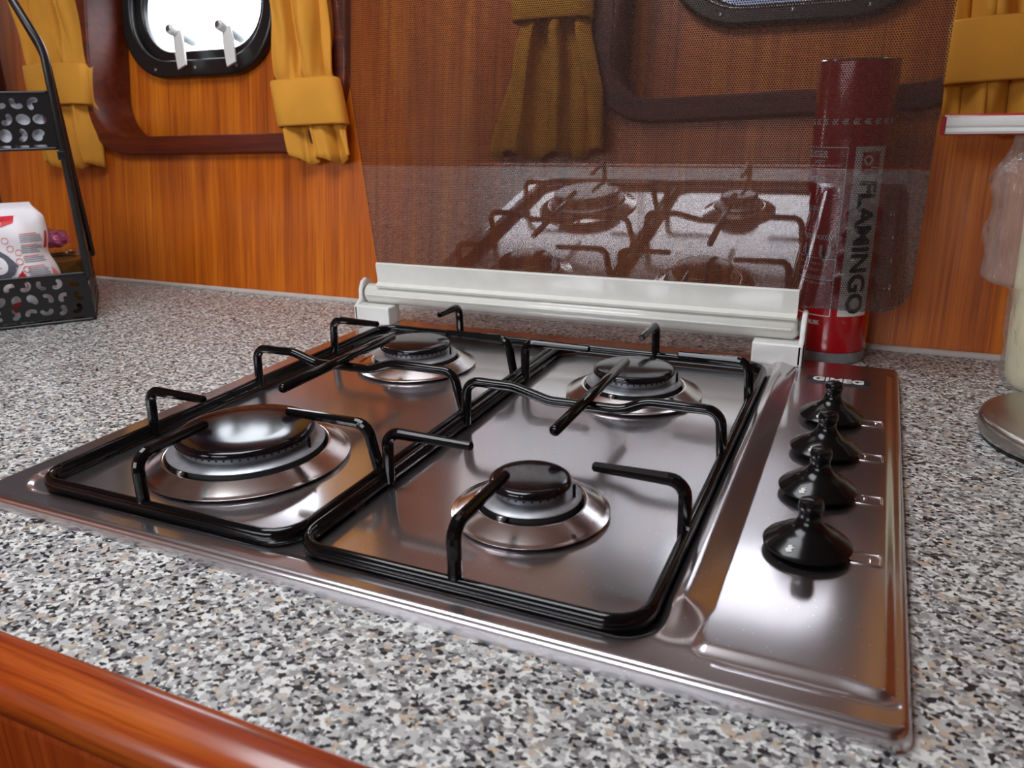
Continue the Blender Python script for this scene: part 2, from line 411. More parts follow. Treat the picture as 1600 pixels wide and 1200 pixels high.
# portlights: black ring frame, pane, two white latches
def oval(a, b, c, d, r): return rrect(a, b, c, d, r, 10)
for i, (a, b, c, d) in enumerate(win):
    root = bpy.data.objects.new('window_%d' % (i + 1), None); C.objects.link(root); root.location = WO; root.rotation_euler = WR
    tag(root, kind='structure')
    me = plate(oval(a, b, c, d, 0.090), [oval(a + 0.020, b - 0.020, c + (0.026, 0.020)[i], d - 0.026, 0.074)], 0.016, 0.004)
    auto_smooth(link('outer_frame', remap(me, wallmap(-0.057)), 'rubber', root))
    me = plate(oval(a + 0.012, b - 0.012, c + 0.012, d - 0.012, 0.078), [oval(a + 0.034, b - 0.034, c + (0.042, 0.026)[i], d - 0.042, 0.062)], 0.014, 0.004)
    auto_smooth(link('inner_frame', remap(me, wallmap(-0.068)), 'rubber', root))
    me = plate(oval(a + 0.030, b - 0.030, c + 0.030, d - 0.030, 0.065), [], 0.004)
    link('pane', remap(me, wallmap(-0.077)), 'pane', root)
    for k in range(3):
        sx = a + 0.07 + k * (b - a - 0.14) / 2
        bm = bmesh.new(); lathe([(0.0028, -0.002), (0.0028, 0.0006), (0.002, 0.0012), (0, 0.0012)], 12, b=bm)
        me = bpy.data.meshes.new('screw'); bm.to_mesh(me); bm.free()
        link('screw', remap(me, lambda co: Vector((co.x + sx, 0.0492 - co.z, co.y + c + 0.013))), 'pin', root, smooth=True)
    for lx in ((-0.470, -0.372) if i == 0 else ()):
        lh = c + 0.062
        bm = tube([(lx - 0.003, 0.076, lh - 0.004), (lx + 0.001, 0.040, lh + 0.001), (lx + 0.003, 0.024, lh + 0.003)], 0.0076, 16)
        l = auto_smooth(link('latch_barrel', bm, 'white', root), 50)
        bm = lathe([(0, -0.001), (0.0046, -0.001), (0.0046, 0.0006), (0.003, 0.001), (0, 0.001)], 16)
        me = bpy.data.meshes.new('x'); bm.to_mesh(me); bm.free()
        link('latch_screw', remap(me, lambda co: Vector((lx + 0.0035 + co.x, 0.0208 - co.z, lh + 0.003 + co.y))), 'pin', l)
        pl = [(-0.007, 0.004), (0.009, 0.004), (0.0120, -0.020), (0.0115, -0.050), (-0.006, -0.053), (-0.0085, -0.020)]
        me = plate(pl, [], 0.004, 0.0012)
        ct, st = math.cos(0.22), math.sin(0.22)
        auto_smooth(link('latch_flap', remap(me, lambda co: Vector((lx + 0.006 + co.x * ct - co.y * st, 0.036 + co.z + co.y * 0.10, lh - 0.002 + co.x * st + co.y * ct))), 'white', root))
# white sealant bead along the joint
bm = tube([(-1.15, 0.6035, 0.0015), (1.50, 0.6035, 0.0015)], 0.0042, 10)
tag(link('baseboard_back', bm, 'seal', smooth=True), kind='structure')
# rest of the cabin
tag(link('floor', box_bm(-1.25, 1.60, -1.62, 0.62, -0.92, -0.90), 'floor'), kind='structure')
tag(link('ceiling', plate_ceiling := plate([(-1.25, -1.62), (1.60, -1.62), (1.60, 0.74), (-1.25, 0.74)], [rrect(-0.30, 0.34, -0.28, 0.22, 0.04)], 0.02), 'whitewall', loc=(0, 0, 0.93)), kind='structure')  # unseen skylight hole, placed for the light it throws on the hob
tag(link('wall_left', box_bm(-1.27, -1.25, -1.62, 0.60, -0.9, 0.94), 'wall'), kind='structure')
tag(link('wall_right', box_bm(1.60, 1.62, -1.62, 0.80, -0.9, 0.94), 'wall'), kind='structure')
me = plate([(-1.25, -0.9), (1.60, -0.9), (1.60, 0.94), (-1.25, 0.94)], [rrect(-0.95, 0.40, 0.40, 0.90, 0.05)], 0.02)
tag(link('wall_front', remap(me, lambda co: Vector((co.x, -1.60 + co.z, co.y))), 'whitewall'), kind='structure')
me = plate(rrect(-1.00, 0.45, 0.35, 0.925, 0.08), [rrect(-0.94, 0.39, 0.41, 0.89, 0.05)], 0.03, 0.004)
wf = tag(auto_smooth(link('window_3', remap(me, lambda co: Vector((co.x, -1.60 + co.z, co.y))), 'white')), kind='structure')
link('mullion', box_bm(-0.290, -0.265, -1.61, -1.59, 0.40, 0.90, 0.003), 'white', wf)
link('pane', box_bm(-0.945, 0.395, -1.603, -1.599, 0.405, 0.895), 'pane', wf)

# grey-blue block added outside to dim the low view through the right portlight
tag(link('added_outside_block', box_bm(-0.60, 4.0, 3.0, 3.2, -2.0, 0.82, 0.02), simple('outside_block_blue', srgb(62, 74, 96), 0.6, var=0.4, nscale=6)), kind='structure')

# tall cupboard at the far left with shade put into its colour, worktop, its front rail and cabinet
cb = thing('cupboard', 'wall cupboard in shade-darkened wood beyond the leftmost curtain', 'cupboard', (-0.98, 0.54, 0.24))
link('cupboard_body', box_bm(-0.16, 0.205, -0.05, 0.085, 0.02, 0.57, 0.004), 'shade_darkwood', cb)
d = link('door', box_bm(-0.14, 0.190, -0.064, -0.0505, 0.04, 0.55, 0.004), 'shade_darkwood', cb)
bm = lathe([(0, 0), (0.007, 0), (0.005, 0.008), (0.008, 0.016), (0.006, 0.021), (0, 0.022)], 16); me = bpy.data.meshes.new('k'); bm.to_mesh(me); bm.free()
link('knob', remap(me, lambda co: Vector((-0.11 + co.x, -0.064 - co.z, 0.10 + co.y))), 'pin', d, smooth=True)

wt = tag(link('worktop', box_bm(-1.15, 1.50, -0.087, 0.603, -0.038, 0.0), 'granite'), 'speckled grey, black and tan laminate worktop the hob is set into', 'worktop')
prof = [(0, 0.0), (-0.003, 0.0014), (-0.009, 0.0022), (-0.0165, 0.0010), (-0.0225, -0.0022), (-0.0270, -0.0070), (-0.0288, -0.0125), (-0.0280, -0.0180), (-0.0245, -0.0225), (-0.018, -0.0255), (0, -0.0265)]
bm = bmesh.new(); ends = []
for x in (-1.15, 1.50): ends.append([bm.verts.new((x, -0.087 + y, z)) for y, z in prof])
for i in range(len(prof) - 1): bm.faces.new((ends[0][i], ends[1][i], ends[1][i + 1], ends[0][i + 1]))
bm.faces.new(ends[0]); bm.faces.new(ends[1][::-1]); bm.faces.new((ends[0][0], ends[0][-1], ends[1][-1], ends[1][0]))
bmesh.ops.recalc_face_normals(bm, faces=bm.faces[:])
tag(auto_smooth(link('worktop_rail', bm, 'rail'), 50), 'rounded varnished reddish wooden rail along the front edge of the worktop', 'rail')
cab = thing('base_cabinet', 'orange-brown wooden cabinet front below the worktop rail', 'cabinet', (0.2, -0.05, -0.90))
link('cabinet_body', box_bm(-1.30, 1.38, -0.040, 0.60, 0.0, 0.8615), 'front', cab)
for k in range(4):
    x0 = -1.12 + k * 0.62
    dd = link('door', box_bm(x0, x0 + 0.60, -0.056, -0.0405, 0.06, 0.868, 0.004), 'front', cab)
    link('handle', box_bm(x0 + 0.26, x0 + 0.34, -0.064, -0.0565, 0.78, 0.80, 0.003), 'pin', dd)

# ---------------------------------------------------------------- gas hob
HW, HD = 0.58, 0.507
hob = thing('gas_hob', 'built-in stainless steel gas hob with four burners and raised tinted glass lid', 'hob')
def sd_rr(x, y, x0, x1, y0, y1, r):
    cx, cy = (x0 + x1) / 2, (y0 + y1) / 2
    qx = abs(x - cx) - (x1 - x0) / 2 + r; qy = abs(y - cy) - (y1 - y0) / 2 + r
    return math.hypot(max(qx, 0), max(qy, 0)) + min(max(qx, qy), 0) - r
def ss(a, b, x):
    t = max(0.0, min(1.0, (x - a) / (b - a))); return t * t * (3 - 2 * t)
FLOOR = 0.0068; RIM = 0.0092; PAN = 0.0118
def hz(x, y):
    z = RIM
    wsd = sd_rr(x, y, 0.018, 0.4745, 0.0150, 0.474, 0.026)
    z -= (RIM - FLOOR) * (1 - ss(-0.006, 0.0, wsd))
    fade = ss(0.020, 0.058, y) * (1 - ss(0.465, 0.482, y))
    if x < 0.4745: R = ss(0.4625, 0.4735, x) * 0.0070
    elif x < 0.479: R = 0.0070 + 0.0004 * math.sin((x - 0.4745) / 0.0045 * PI)
    else: R = 0.0070 - 0.0050 * min(1.0, (x - 0.479) / 0.0150)
    if x > 0.494: R = 0.0
    psd = sd_rr(x, y, 0.4855, 0.5735, 0.0175, 0.478, 0.008)
    wf_ = 0.0055 + 0.0045 * (1 - ss(0.020, 0.034, y)) * (1 - ss(0.548, 0.566, x))
    Pn = (PAN - RIM) * (1 - ss(-wf_, 0.0, psd))
    g = sd_rr(x, y, 0.470, 0.5755, 0.0155, 0.480, 0.008)
    groove = -0.0006 * math.exp(-((g) / 0.0008) ** 2) if x > 0.5 else 0
    return z + max(R * fade, Pn) + groove
def nodes(spec):
    out = []
    for a, b, st in spec:
        n = max(1, round((b - a) / st)); out += [a + (b - a) * i / n for i in range(n)]
    out.append(spec[-1][1]); return out
xs = nodes([(0, .008, .0006), (.008, .015, .0018), (.015, .050, .0012), (.050, .440, .006), (.440, .460, .0016), (.460, .498, .0007), (.498, .562, .004), (.562, .580, .0006)])
ys = nodes([(0, .008, .0006), (.008, .0145, .0010), (.0145, .058, .0009), (.058, .435, .006), (.435, .465, .0014), (.465, .485, .0008), (.485, .498, .003), (.498, .507, .0007)])
ER = 0.010
bm = bmesh.new(); grid = []
for y in ys:
    row = []
    for x in xs:
        d0 = -sd_rr(x, y, 0, HW, 0, HD, ER)
        X, Y = x, y
        if d0 < 0:      # pull corner points on to the rounded outline
            cx = min(max(x, ER), HW - ER); cy = min(max(y, ER), HD - ER)
            k = ER / math.hypot(x - cx, y - cy); X, Y = cx + (x - cx) * k, cy + (y - cy) * k; d0 = 0
        lip = 0.0058
        z = hz(X, Y)
        if d0 < lip:
            t = 1 - d0 / lip; drop = 0.0016 * t * t if t < 0.55 else None
            z = RIM * math.sqrt(max(0, 1 - max(0, (t - 0.12) / 0.88) ** 2.6))
        row.append(bm.verts.new((X, Y, z + 0.0004)))
    grid.append(row)
for j in range(len(ys) - 1):
    for i in range(len(xs) - 1): bm.faces.new((grid[j][i], grid[j][i + 1], grid[j + 1][i + 1], grid[j + 1][i]))
b2 = [grid[0][i] for i in range(len(xs))] + [grid[j][-1] for j in range(1, len(ys))] + [grid[-1][i] for i in range(len(xs) - 2, -1, -1)] + [grid[j][0] for j in range(len(ys) - 2, 0, -1)]
low = [bm.verts.new((v.co.x, v.co.y, 0.0)) for v in b2]
for i in range(len(b2)):
    j = (i + 1) % len(b2)
    try: bm.faces.new((b2[j], b2[i], low[i], low[j]))
    except ValueError: pass
link('hob_plate', bm, 'steel', hob, smooth=True)

burners = [(0.1395, 0.1180, 0.0497, 'large'), (0.1385, 0.3600, 0.0350, 'medium'), (0.3640, 0.3560, 0.0355, 'medium'), (0.3655, 0.1195, 0.0258, 'small')]
for bx, by, rc, size in burners:
    f = FLOOR + 0.0004
    ro = rc + 0.0235; rg = rc + 0.0070
    bm = lathe([(ro - 0.006, f), (ro - 0.004, f + 0.0006), (ro + 0.0002, f + 0.0020), (ro + 0.0006, f + 0.0028), (ro - 0.0012, f + 0.0034), (ro - 0.003, f + 0.0038), (rg + 0.0035, f + 0.0096), (rg + 0.0018, f + 0.0098), (rg + 0.0006, f + 0.0088), (rg - 0.0014, f + 0.002)], 96)
    br = auto_smooth(link('burner', bm, 'steel2', hob, loc=(bx, by, 0)), 60)
    br['label'] = 'burner, %s' % size
    auto_smooth(link('burner_cup', lathe([(0, f + 0.0010), (rg - 0.0016, f + 0.0012), (rg - 0.0040, f + 0.0117), (0, f + 0.0117)], 64), 'dark', br))
    auto_smooth(link('burner_ring', lathe([(rg - 0.006, f + 0.0118), (rg - 0.0010, f + 0.0120), (rg - 0.0006, f + 0.0126), (rg - 0.0014, f + 0.0134), (rc + 0.0005, f + 0.0143), (rc - 0.0020, f + 0.0148), (rc - 0.0042, f + 0.0156), (rc - 0.0036, f + 0.0200), (0, f + 0.0200)], 96), 'alu', br), 50)
    zc = f + 0.0195
    th = 0.0062
    auto_smooth(link('burner_cap', lathe([(0, zc), (rc - 0.0024, zc), (rc - 0.0004, zc + 0.0008), (rc, zc + 0.0022), (rc - 0.0006, zc + th - 0.0018), (rc - 0.0022, zc + th - 0.0006), (rc - 0.0045, zc + th - 0.0002), (rc * 0.6, zc + th + 0.0003), (0, zc + th + 0.0005)], 96), 'cap', br), 60)
    bm = bmesh.new(); ns = int(rc * 1100)
    for k in range(ns):
        a = 2 * PI * k / ns
        t = bmesh.new(); bmesh.ops.create_cube(t, size=1)
        for v in t.verts: v.co = Vector((v.co.x * 0.0012 + rc - 0.0036, v.co.y * 0.0013, v.co.z * 0.0022 + zc - 0.0006))
        bmesh.ops.rotate(t, verts=t.verts, cent=(0, 0, 0), matrix=Matrix.Rotation(a, 3, 'Z'))
        m_ = bpy.data.meshes.new('q'); t.to_mesh(m_); t.free(); bm.from_mesh(m_); bpy.data.meshes.remove(m_)
    o = link('flame_slots', bm, 'dark', br); o['kind'] = 'stuff'
    a = math.radians(8); px, py = (rc + 0.0020) * math.cos(a), (rc + 0.0020) * math.sin(a)
    link('igniter', tube([(px, py, f + 0.0138), (px, py, f + 0.0222)], 0.0011, 8), 'enamel', br, smooth=True)
    a = math.radians(-100); px, py = (rg - 0.0015) * math.cos(a), (rg - 0.0015) * math.sin(a)
    link('burner_screw', lathe([(0, f + 0.0118), (0.0030, f + 0.0118), (0.0034, f + 0.0095), (0.0026, f + 0.0070), (0, f + 0.0065)], 12, px, py), 'pin', br, smooth=True)

# control knobs with flame marks and embossed symbols
KZ = PAN + 0.0004
def knob_profile():
    z = KZ
    return [(0, z), (0.0060, z), (0.0062, z + 0.0012), (0.0215, z + 0.0030), (0.0236, z + 0.0037), (0.0237, z + 0.0047), (0.0225, z + 0.0061), (0.0165, z + 0.0101), (0.0160, z + 0.0107), (0.0120, z + 0.0127), (0.0088, z + 0.0150), (0.0068, z + 0.0178), (0.0060, z + 0.0206), (0.0061, z + 0.0240), (0.0067, z + 0.0250), (0.0067, z + 0.0278), (0.0061, z + 0.0300), (0.0046, z + 0.0308), (0, z + 0.0310)]
flame = None
for ky in (0.1290, 0.2030, 0.2715, 0.3400):
    kx = 0.5282
    kb = auto_smooth(link('control_knob', lathe(knob_profile(), 64), 'plastic', hob, loc=(kx, ky, 0)), 35)
    # flame mark printed on the skirt, towards the front left
    pts = [(x * 1.25, y * 1.25) for x, y in ((0.0012, 0.0030), (-0.0012, 0.0016), (-0.0006, 0.0003), (-0.0015, -0.0010), (-0.0004, -0.0028), (0.0016, -0.0018), (0.0010, 0.0), (0.0018, 0.0012), (0.0004, 0.0018))]
    me = plate(pts, [], 0.0001)
    def mk(co, a0=math.radians(246)):
        s = co.x; v = co.y; r = 0.0196 - v * 0.60
        a = a0 + s / 0.0196; r0, z0 = 0.0225, KZ + 0.0061; r1, z1 = 0.0165, KZ + 0.0101
        t = (r0 - r) / (r0 - r1)
        return Vector((r * math.cos(a), r * math.sin(a), z0 + (z1 - z0) * t + 0.00055 + co.z))
    link('flame_mark', remap(me, mk), 'print_w', kb)
    # grip ridge line
    # embossed plate on the panel beside the knob
    ex, ey = kx + 0.0300, ky + 0.0010
    me = plate(rrect(-0.0085, 0.0085, -0.0068, 0.0068, 0.0020, 4), [rrect(-0.0070, 0.0070, -0.0052, 0.0052, 0.0010, 4)], 0.0012, 0.0005)
    em = auto_smooth(link('embossed_symbol', me, 'steel2', hob, loc=(ex, ey, KZ + 0.0002)), 60)
    dot_at = {0.1290: (0.003, -0.001), 0.2030: (-0.002, 0.0012), 0.2715: (-0.003, 0.001), 0.3400: (0.003, 0.0012)}[ky]
    link('embossed_dot', lathe([(0.0016, -0.0002), (0.0013, 0.0005), (0.0006, 0.0008), (0, 0.0009)], 12, *dot_at), 'steel2', em, smooth=True)
# badge
bg = link('badge', box_bm(-0.0265, 0.0265, -0.0078, 0.0078, 0, 0.0012, 0.0004), 'print_k', hob, loc=(0.5290, 0.4375, KZ), rot=(0, 0, math.radians(-1.0)))
me = text_mesh('GIMEG', 0.0140, 0.0004, 0.0005, 'CENTER', 1.0)
link('badge_lettering', remap(me, lambda co: Vector((co.x * 1.02, co.y - 0.0050, 0.0014 + co.z))), 'print_w', bg)

# raised glass lid with white rail, tube and two brackets
TL = math.radians(-7.5); LO = Vector((0, 0.503, 0.032))
me = plate(rrect(0.008, 0.580, 0.032, 0.470, 0.028, 10), [], 0.004, 0.0006)
gl = link('lid_glass', remap(me, lambda co: Vector((co.x, -co.z, co.y))), 'glass', hob, loc=LO, rot=(-TL, 0, 0))
gl['label'] = 'tinted dotted glass lid panel'
def rail_section(prof, x0, x1):
    b = bmesh.new(); E = [[b.verts.new((x, y, z)) for y, z in prof] for x in (x0, x1)]; n = len(prof)
    for i in range(n): b.faces.new((E[0][i], E[0][(i + 1) % n], E[1][(i + 1) % n], E[1][i]))
    b.faces.new(E[0][::-1]); b.faces.new(E[1]); bmesh.ops.recalc_face_normals(b, faces=b.faces[:]); return b
ra = auto_smooth(link('lid_rail', rail_section([(-0.0050, 0.0490), (-0.0030, 0.0498), (-0.0005, 0.0498), (0.0, 0.0225), (-0.003, 0.0215), (-0.0110, 0.0215), (-0.0112, 0.0240), (-0.0082, 0.0262), (-0.0065, 0.0268), (-0.0056, 0.0300)], 0.008, 0.485), 'tube', gl), 30)
ra['label'] = 'white metal lid rail'
tb = link('lid_tube', tube([(-0.008, -0.0010, 0.0105), (0.4825, -0.0010, 0.0105)], 0.0120, 32), 'tube', gl, smooth=True)
tb['label'] = 'white lid tube'
link('tube_ridge', box_bm(-0.006, 0.4815, -0.0145, -0.0115, 0.0118, 0.0134, 0.0006), 'tube', gl)
link('hinge_pin', tube([(-0.0155, -0.0010, 0.0110), (0.4905, -0.0010, 0.0110)], 0.0085, 20), 'pin', gl, smooth=True)
for sx, x_out, x_in in ((-1, -0.0185, 0.0305), (1, 0.4940, 0.4470)):
    # side ear and foot block in one profile, foot as second piece
    xa, xb = (x_out, x_out + 0.0045) if sx < 0 else (x_out - 0.0045, x_out)
    ear = [(0.478, 0.0095), (0.508, 0.0095), (0.5160, 0.030), (0.5170, 0.046), (0.5120, 0.0565), (0.5030, 0.0600), (0.4950, 0.0570), (0.4905, 0.0480), (0.4890, 0.036), (0.478, 0.030)]
    bm = bmesh.new(); E = [[bm.verts.new((x, y, z)) for y, z in ear] for x in (xa, xb)]; n = len(ear)
    for i in range(n): bm.faces.new((E[0][i], E[0][(i + 1) % n], E[1][(i + 1) % n], E[1][i]))
    bm.faces.new(E[0][::-1]); bm.faces.new(E[1]); bmesh.ops.recalc_face_normals(bm, faces=bm.faces[:])
    bmesh.ops.bevel(bm, geom=bm.edges[:], offset=0.0008, segments=2, affect='EDGES')
    br = link('hinge_bracket', bm, 'white', hob); auto_smooth(br)
    link('bracket_foot', box_bm(min(xa, x_in), max(xb, x_in), 0.478, 0.503, 0.0092, 0.0310, 0.0020), 'white', br)

# ---------------------------------------------------------------- pan supports
def grate(label, cx, xl, xr, yf, yb, fingers, mids, longbar):
    t = thing('pan_support', label, 'pan support', ((xl + xr) / 2, (yf + yb) / 2, FLOOR), group='black enamelled wire pan supports')
    o0 = Vector(t.location); zb = FLOOR + 0.0060
    L = lambda p: Vector(p) - o0
    rb = 0.0038
    pts = fillet([L((xl, yf, zb)), L((xr, yf, zb)), L((xr, yb, zb)), L((xl, yb, zb))], 0.020, 6, True)
    auto_smooth(link('frame', tube(pts, rb, 14, True, flat=1.4), 'enamel', t), 60)
    for k in range(len(fingers)):
        base, bend, tip = fingers[k]
        pts = fillet([L(base), L(bend), L(tip)], 0.010, 6)
        n = len(pts)
        link('finger', tube(pts, lambda u: 0.0040 if u < 0.85 else 0.0040 - 0.0010 * (u - 0.85) / 0.15, 12), 'enamel', t, smooth=False); auto_smooth(t.children[-1], 60) if t.children else None
    pts = fillet([L(p) for p in mids], [0, 0.011, 0.03, 0.03, 0.03, 0.03, 0.011, 0][:len(mids)], 6)
    auto_smooth(link('cross_bar', tube(pts, 0.0039, 12), 'enamel', t), 60)
    auto_smooth(link('long_bar', tube([L(p) for p in longbar], 0.0040, 12), 'enamel', t), 60)
    for fx, fy in ((xl, yf + 0.06), (xr, yf + 0.06), (xl, yb - 0.06), (xr, yb - 0.06)):
        link('rubber_foot', box_bm(-0.003, 0.003, -0.005, 0.005, 0, 0.004, 0.0008), 'plastic', t, loc=L((fx, fy, FLOOR + 0.0003)))
    return t
zt = 0.0470; z0 = FLOOR + 0.004
grate('left black wire pan support standing over the large and the rear left burner', 0.14, 0.037, 0.2525, 0.0235, 0.4560,
      [[(0.138, 0.0245, z0), (0.138, 0.0250, zt), (0.138, 0.083, zt)],
       [(0.040, 0.122, z0), (0.042, 0.122, zt), (0.099, 0.121, zt)],
       [(0.2495, 0.126, z0), (0.243, 0.124, zt), (0.176, 0.124, zt)],
       [(0.040, 0.358, z0), (0.042, 0.358, zt), (0.097, 0.357, zt)],
       [(0.2495, 0.353, z0), (0.244, 0.352, zt), (0.180, 0.352, zt)],
       [(0.138, 0.456, z0), (0.138, 0.455, zt), (0.138, 0.412, zt)]],
      [(0.0385, 0.245, z0), (0.039, 0.246, zt), (0.080, 0.247, zt), (0.104, 0.248, zt - 0.0080), (0.160, 0.249, zt - 0.0080), (0.182, 0.249, zt - 0.0005), (0.242, 0.249, zt - 0.0005), (0.2495, 0.250, z0)],
      [(0.138, 0.163, zt), (0.137, 0.322, zt)])
grate('right black wire pan support standing over the small and the rear right burner', 0.364, 0.2600, 0.4640, 0.0215, 0.4560,
      [[(0.364, 0.0225, z0), (0.364, 0.0230, zt), (0.364, 0.087, zt)],
       [(0.2625, 0.117, z0), (0.263, 0.118, zt), (0.326, 0.117, zt)],
       [(0.4625, 0.117, z0), (0.4620, 0.117, zt), (0.408, 0.117, zt)],
       [(0.4625, 0.361, z0), (0.4605, 0.361, zt - 0.001), (0.402, 0.361, zt - 0.001)],
       [(0.2625, 0.350, z0), (0.262, 0.351, zt - 0.001), (0.324, 0.350, zt - 0.001)],
       [(0.358, 0.456, z0), (0.358, 0.455, zt - 0.001), (0.358, 0.402, zt - 0.001)]],
      [(0.2625, 0.230, z0), (0.264, 0.231, zt), (0.304, 0.231, zt), (0.334, 0.231, zt - 0.0080), (0.390, 0.233, zt - 0.0080), (0.408, 0.234, zt), (0.460, 0.235, zt), (0.4630, 0.235, z0)],
      [(0.366, 0.160, zt), (0.366, 0.322, zt)])

# ---------------------------------------------------------------- red spray can behind the lid
CR = 0.0352; CX, CY = 0.5130, 0.5620; CHh = 0.2840
can = thing('spray_can', 'tall red fire extinguisher can standing behind the right end of the glass lid', 'fire extinguisher', (CX, CY, 0))
auto_smooth(link('can_body', lathe([(0, 0.012), (CR - 0.001, 0.012), (CR, 0.013), (CR, CHh - 0.0015), (CR - 0.0012, CHh), (0, CHh)], 96), 'red', can), 40)
auto_smooth(link('base_ring', lathe([(0, 0), (CR - 0.003, 0), (CR - 0.0008, 0.001), (CR - 0.0002, 0.003), (CR - 0.0003, 0.0118), (CR - 0.002, 0.0122), (0, 0.0122)], 96), 'alu', can), 40)
auto_smooth(link('top_rim', lathe([(CR - 0.004, CHh - 0.0003), (CR - 0.0006, CHh - 0.0003), (CR + 0.0002, CHh + 0.0004), (CR - 0.0006, CHh + 0.0014), (CR - 0.004, CHh + 0.0006)], 96), 'steel2', can), 40)
def wrap(me, a0, h0, off):
    """flat art (x = along circumference, y = height) on to the can"""
    def f(co):
        a = -PI / 2 + a0 + co.x / CR; r = CR + off
        return Vector((r * math.cos(a), r * math.sin(a), h0 + co.y))
    return remap(me, f)
def strip(x0, x1, y0, y1):
    n = max(1, int(abs(x1 - x0) / 0.0015)); b = bmesh.new(); A = []
    for i in range(n + 1):
        x = x0 + (x1 - x0) * i / n; A.append((b.verts.new((x, y0, 0)), b.verts.new((x, y1, 0))))
    for (p, q), (r, s) in zip(A, A[1:]): b.faces.new((p, r, s, q))
    me = bpy.data.meshes.new('s'); b.to_mesh(me); b.free(); return me
def join_me(mes):
    b = bmesh.new()
    for m_ in mes: b.from_mesh(m_)
    me = bpy.data.meshes.new('j'); b.to_mesh(me); b.free(); return me
D = math.radians
fa = D(-2)                                   # direction the can's label faces
band = link('name_band', wrap(strip(0, CR * D(50), 0, 0.1600), fa + D(12), 0.0500, 0.0002), 'print_w', can)
me = text_mesh('FLAMINGO', 0.0235, 0, 0.0008, 'LEFT', 1.0, (1, 0.0012))
mx = max(v.co.x for v in me.vertices)
sc = 0.128 / mx
# letters read downwards: text x -> down, text y -> to the right
me = remap(me, lambda co: Vector((co.y * 1.02, -co.x * sc, 0)))
link('band_lettering', wrap(me, fa + D(12) + 0.0072 / CR, 0.1805, 0.0004), 'print_k', band)
logo = link('square_emblem', wrap(strip(0, 0.0175, 0, 0.0195), fa + D(12) + 0.0065 / CR, 0.1855, 0.0004), 'red', band)
circ = [(0.0045 * math.cos(2 * PI * k / 20), 0.0045 * math.sin(2 * PI * k / 20)) for k in range(20)]
link('emblem_disc', wrap(plate(circ, [], 0), fa + D(12) + 0.0122 / CR, 0.1975, 0.0006), 'print_w', band)
link('emblem_line', wrap(strip(0, 0.007, 0, 0.0010), fa + D(12) + 0.0155 / CR, 0.1905, 0.0006), 'print_w', band)
# thin frame lines of the instructions box
ls = [strip(-0.055, -0.0005, 0.1585, 0.1596), strip(-0.055, -0.0015, 0.1390, 0.1400), strip(-0.055, -0.001, 0.0555, 0.0563), strip(-0.055, -0.001, 0.0350, 0.0357), strip(-0.055, -0.0002, -0.0008, 0.0002), strip(-0.0011, -0.0001, 0.0, 0.1590)]
link('label_frame_lines', wrap(join_me(ls), fa + D(2), 0.0500, 0.0003), 'print_w', can)
def ctext(s, size, xr, h, bold=0.0002):
    me = text_mesh(s, size, 0, bold, 'RIGHT', 1.0, (0, 0.0012)); link('label_text', wrap(me, fa + xr / CR, h, 0.0003), 'print_w', can)
ctext('BLUSSER', 0.0085, -0.0170, 0.2000, 0.0003); ctext('FOAM', 0.004, -0.0210, 0.1945, 0.0001) if False else None
ctext('SPRAY', 0.0045, -0.0200, 0.1945, 0.0001)
ctext('ETIKET', 0.0058, -0.0180, 0.1785, 0.0001)
ctext('DE DOP', 0.0058, -0.0170, 0.1510, 0.0001)
ctext('INDRUKKEN', 0.0062, -0.0035, 0.1240, 0.0001)
for k in range(4): ctext(['NIET GESCHIKT VOOR', 'GEBRUIK OP ELECTRA', 'MAX 50 GRADEN', 'VEILIG BEWAREN'][k], 0.0036, -0.0060, 0.0990 - k * 0.0062, 0.0)
ctext('GEBRUIK', 0.0056, -0.0085, 0.0405, 0.0002)
for a_, chh in ((-0.030, 'B'), (-0.0105, 'F')):
    sh = [(-0.0055, 0.008), (0.0055, 0.008), (0.0055, -0.001), (0.0, -0.009), (-0.0055, -0.001)]
    ic = link('class_symbol', wrap(plate(sh, [], 0), fa + a_ / CR, 0.1105, 0.0003), 'print_w', can)
    me = text_mesh(chh, 0.0085, 0, 0.0003, 'CENTER'); link('symbol_letter', wrap(me, fa + a_ / CR, 0.1085, 0.0006), 'print_k', ic)
    link('symbol_flame', wrap(strip(-0.0030, 0.0030, 0, 0.0014), fa + a_ / CR, 0.1060, 0.0006), 'print_k', ic)
# row of triple chevrons
for k in range(14):
    ps = []
    for j in range(3):
        x = j * 0.0018
        b = bmesh.new(); V = [b.verts.new(c + (0,)) for c in ((x, 0), (x + 0.0020, 0.0026), (x + 0.0032, 0.0026), (x + 0.0012, 0), (x + 0.0032, -0.0026), (x + 0.0020, -0.0026))]
        b.faces.new((V[0], V[3], V[2], V[1])); b.faces.new((V[0], V[5], V[4], V[3])); m_ = bpy.data.meshes.new('c'); b.to_mesh(m_); b.free(); ps.append(m_)
    link('chevron_mark', wrap(join_me(ps), fa + D(-105 + k * 15.5), 0.2315, 0.0003), 'print_w', can)

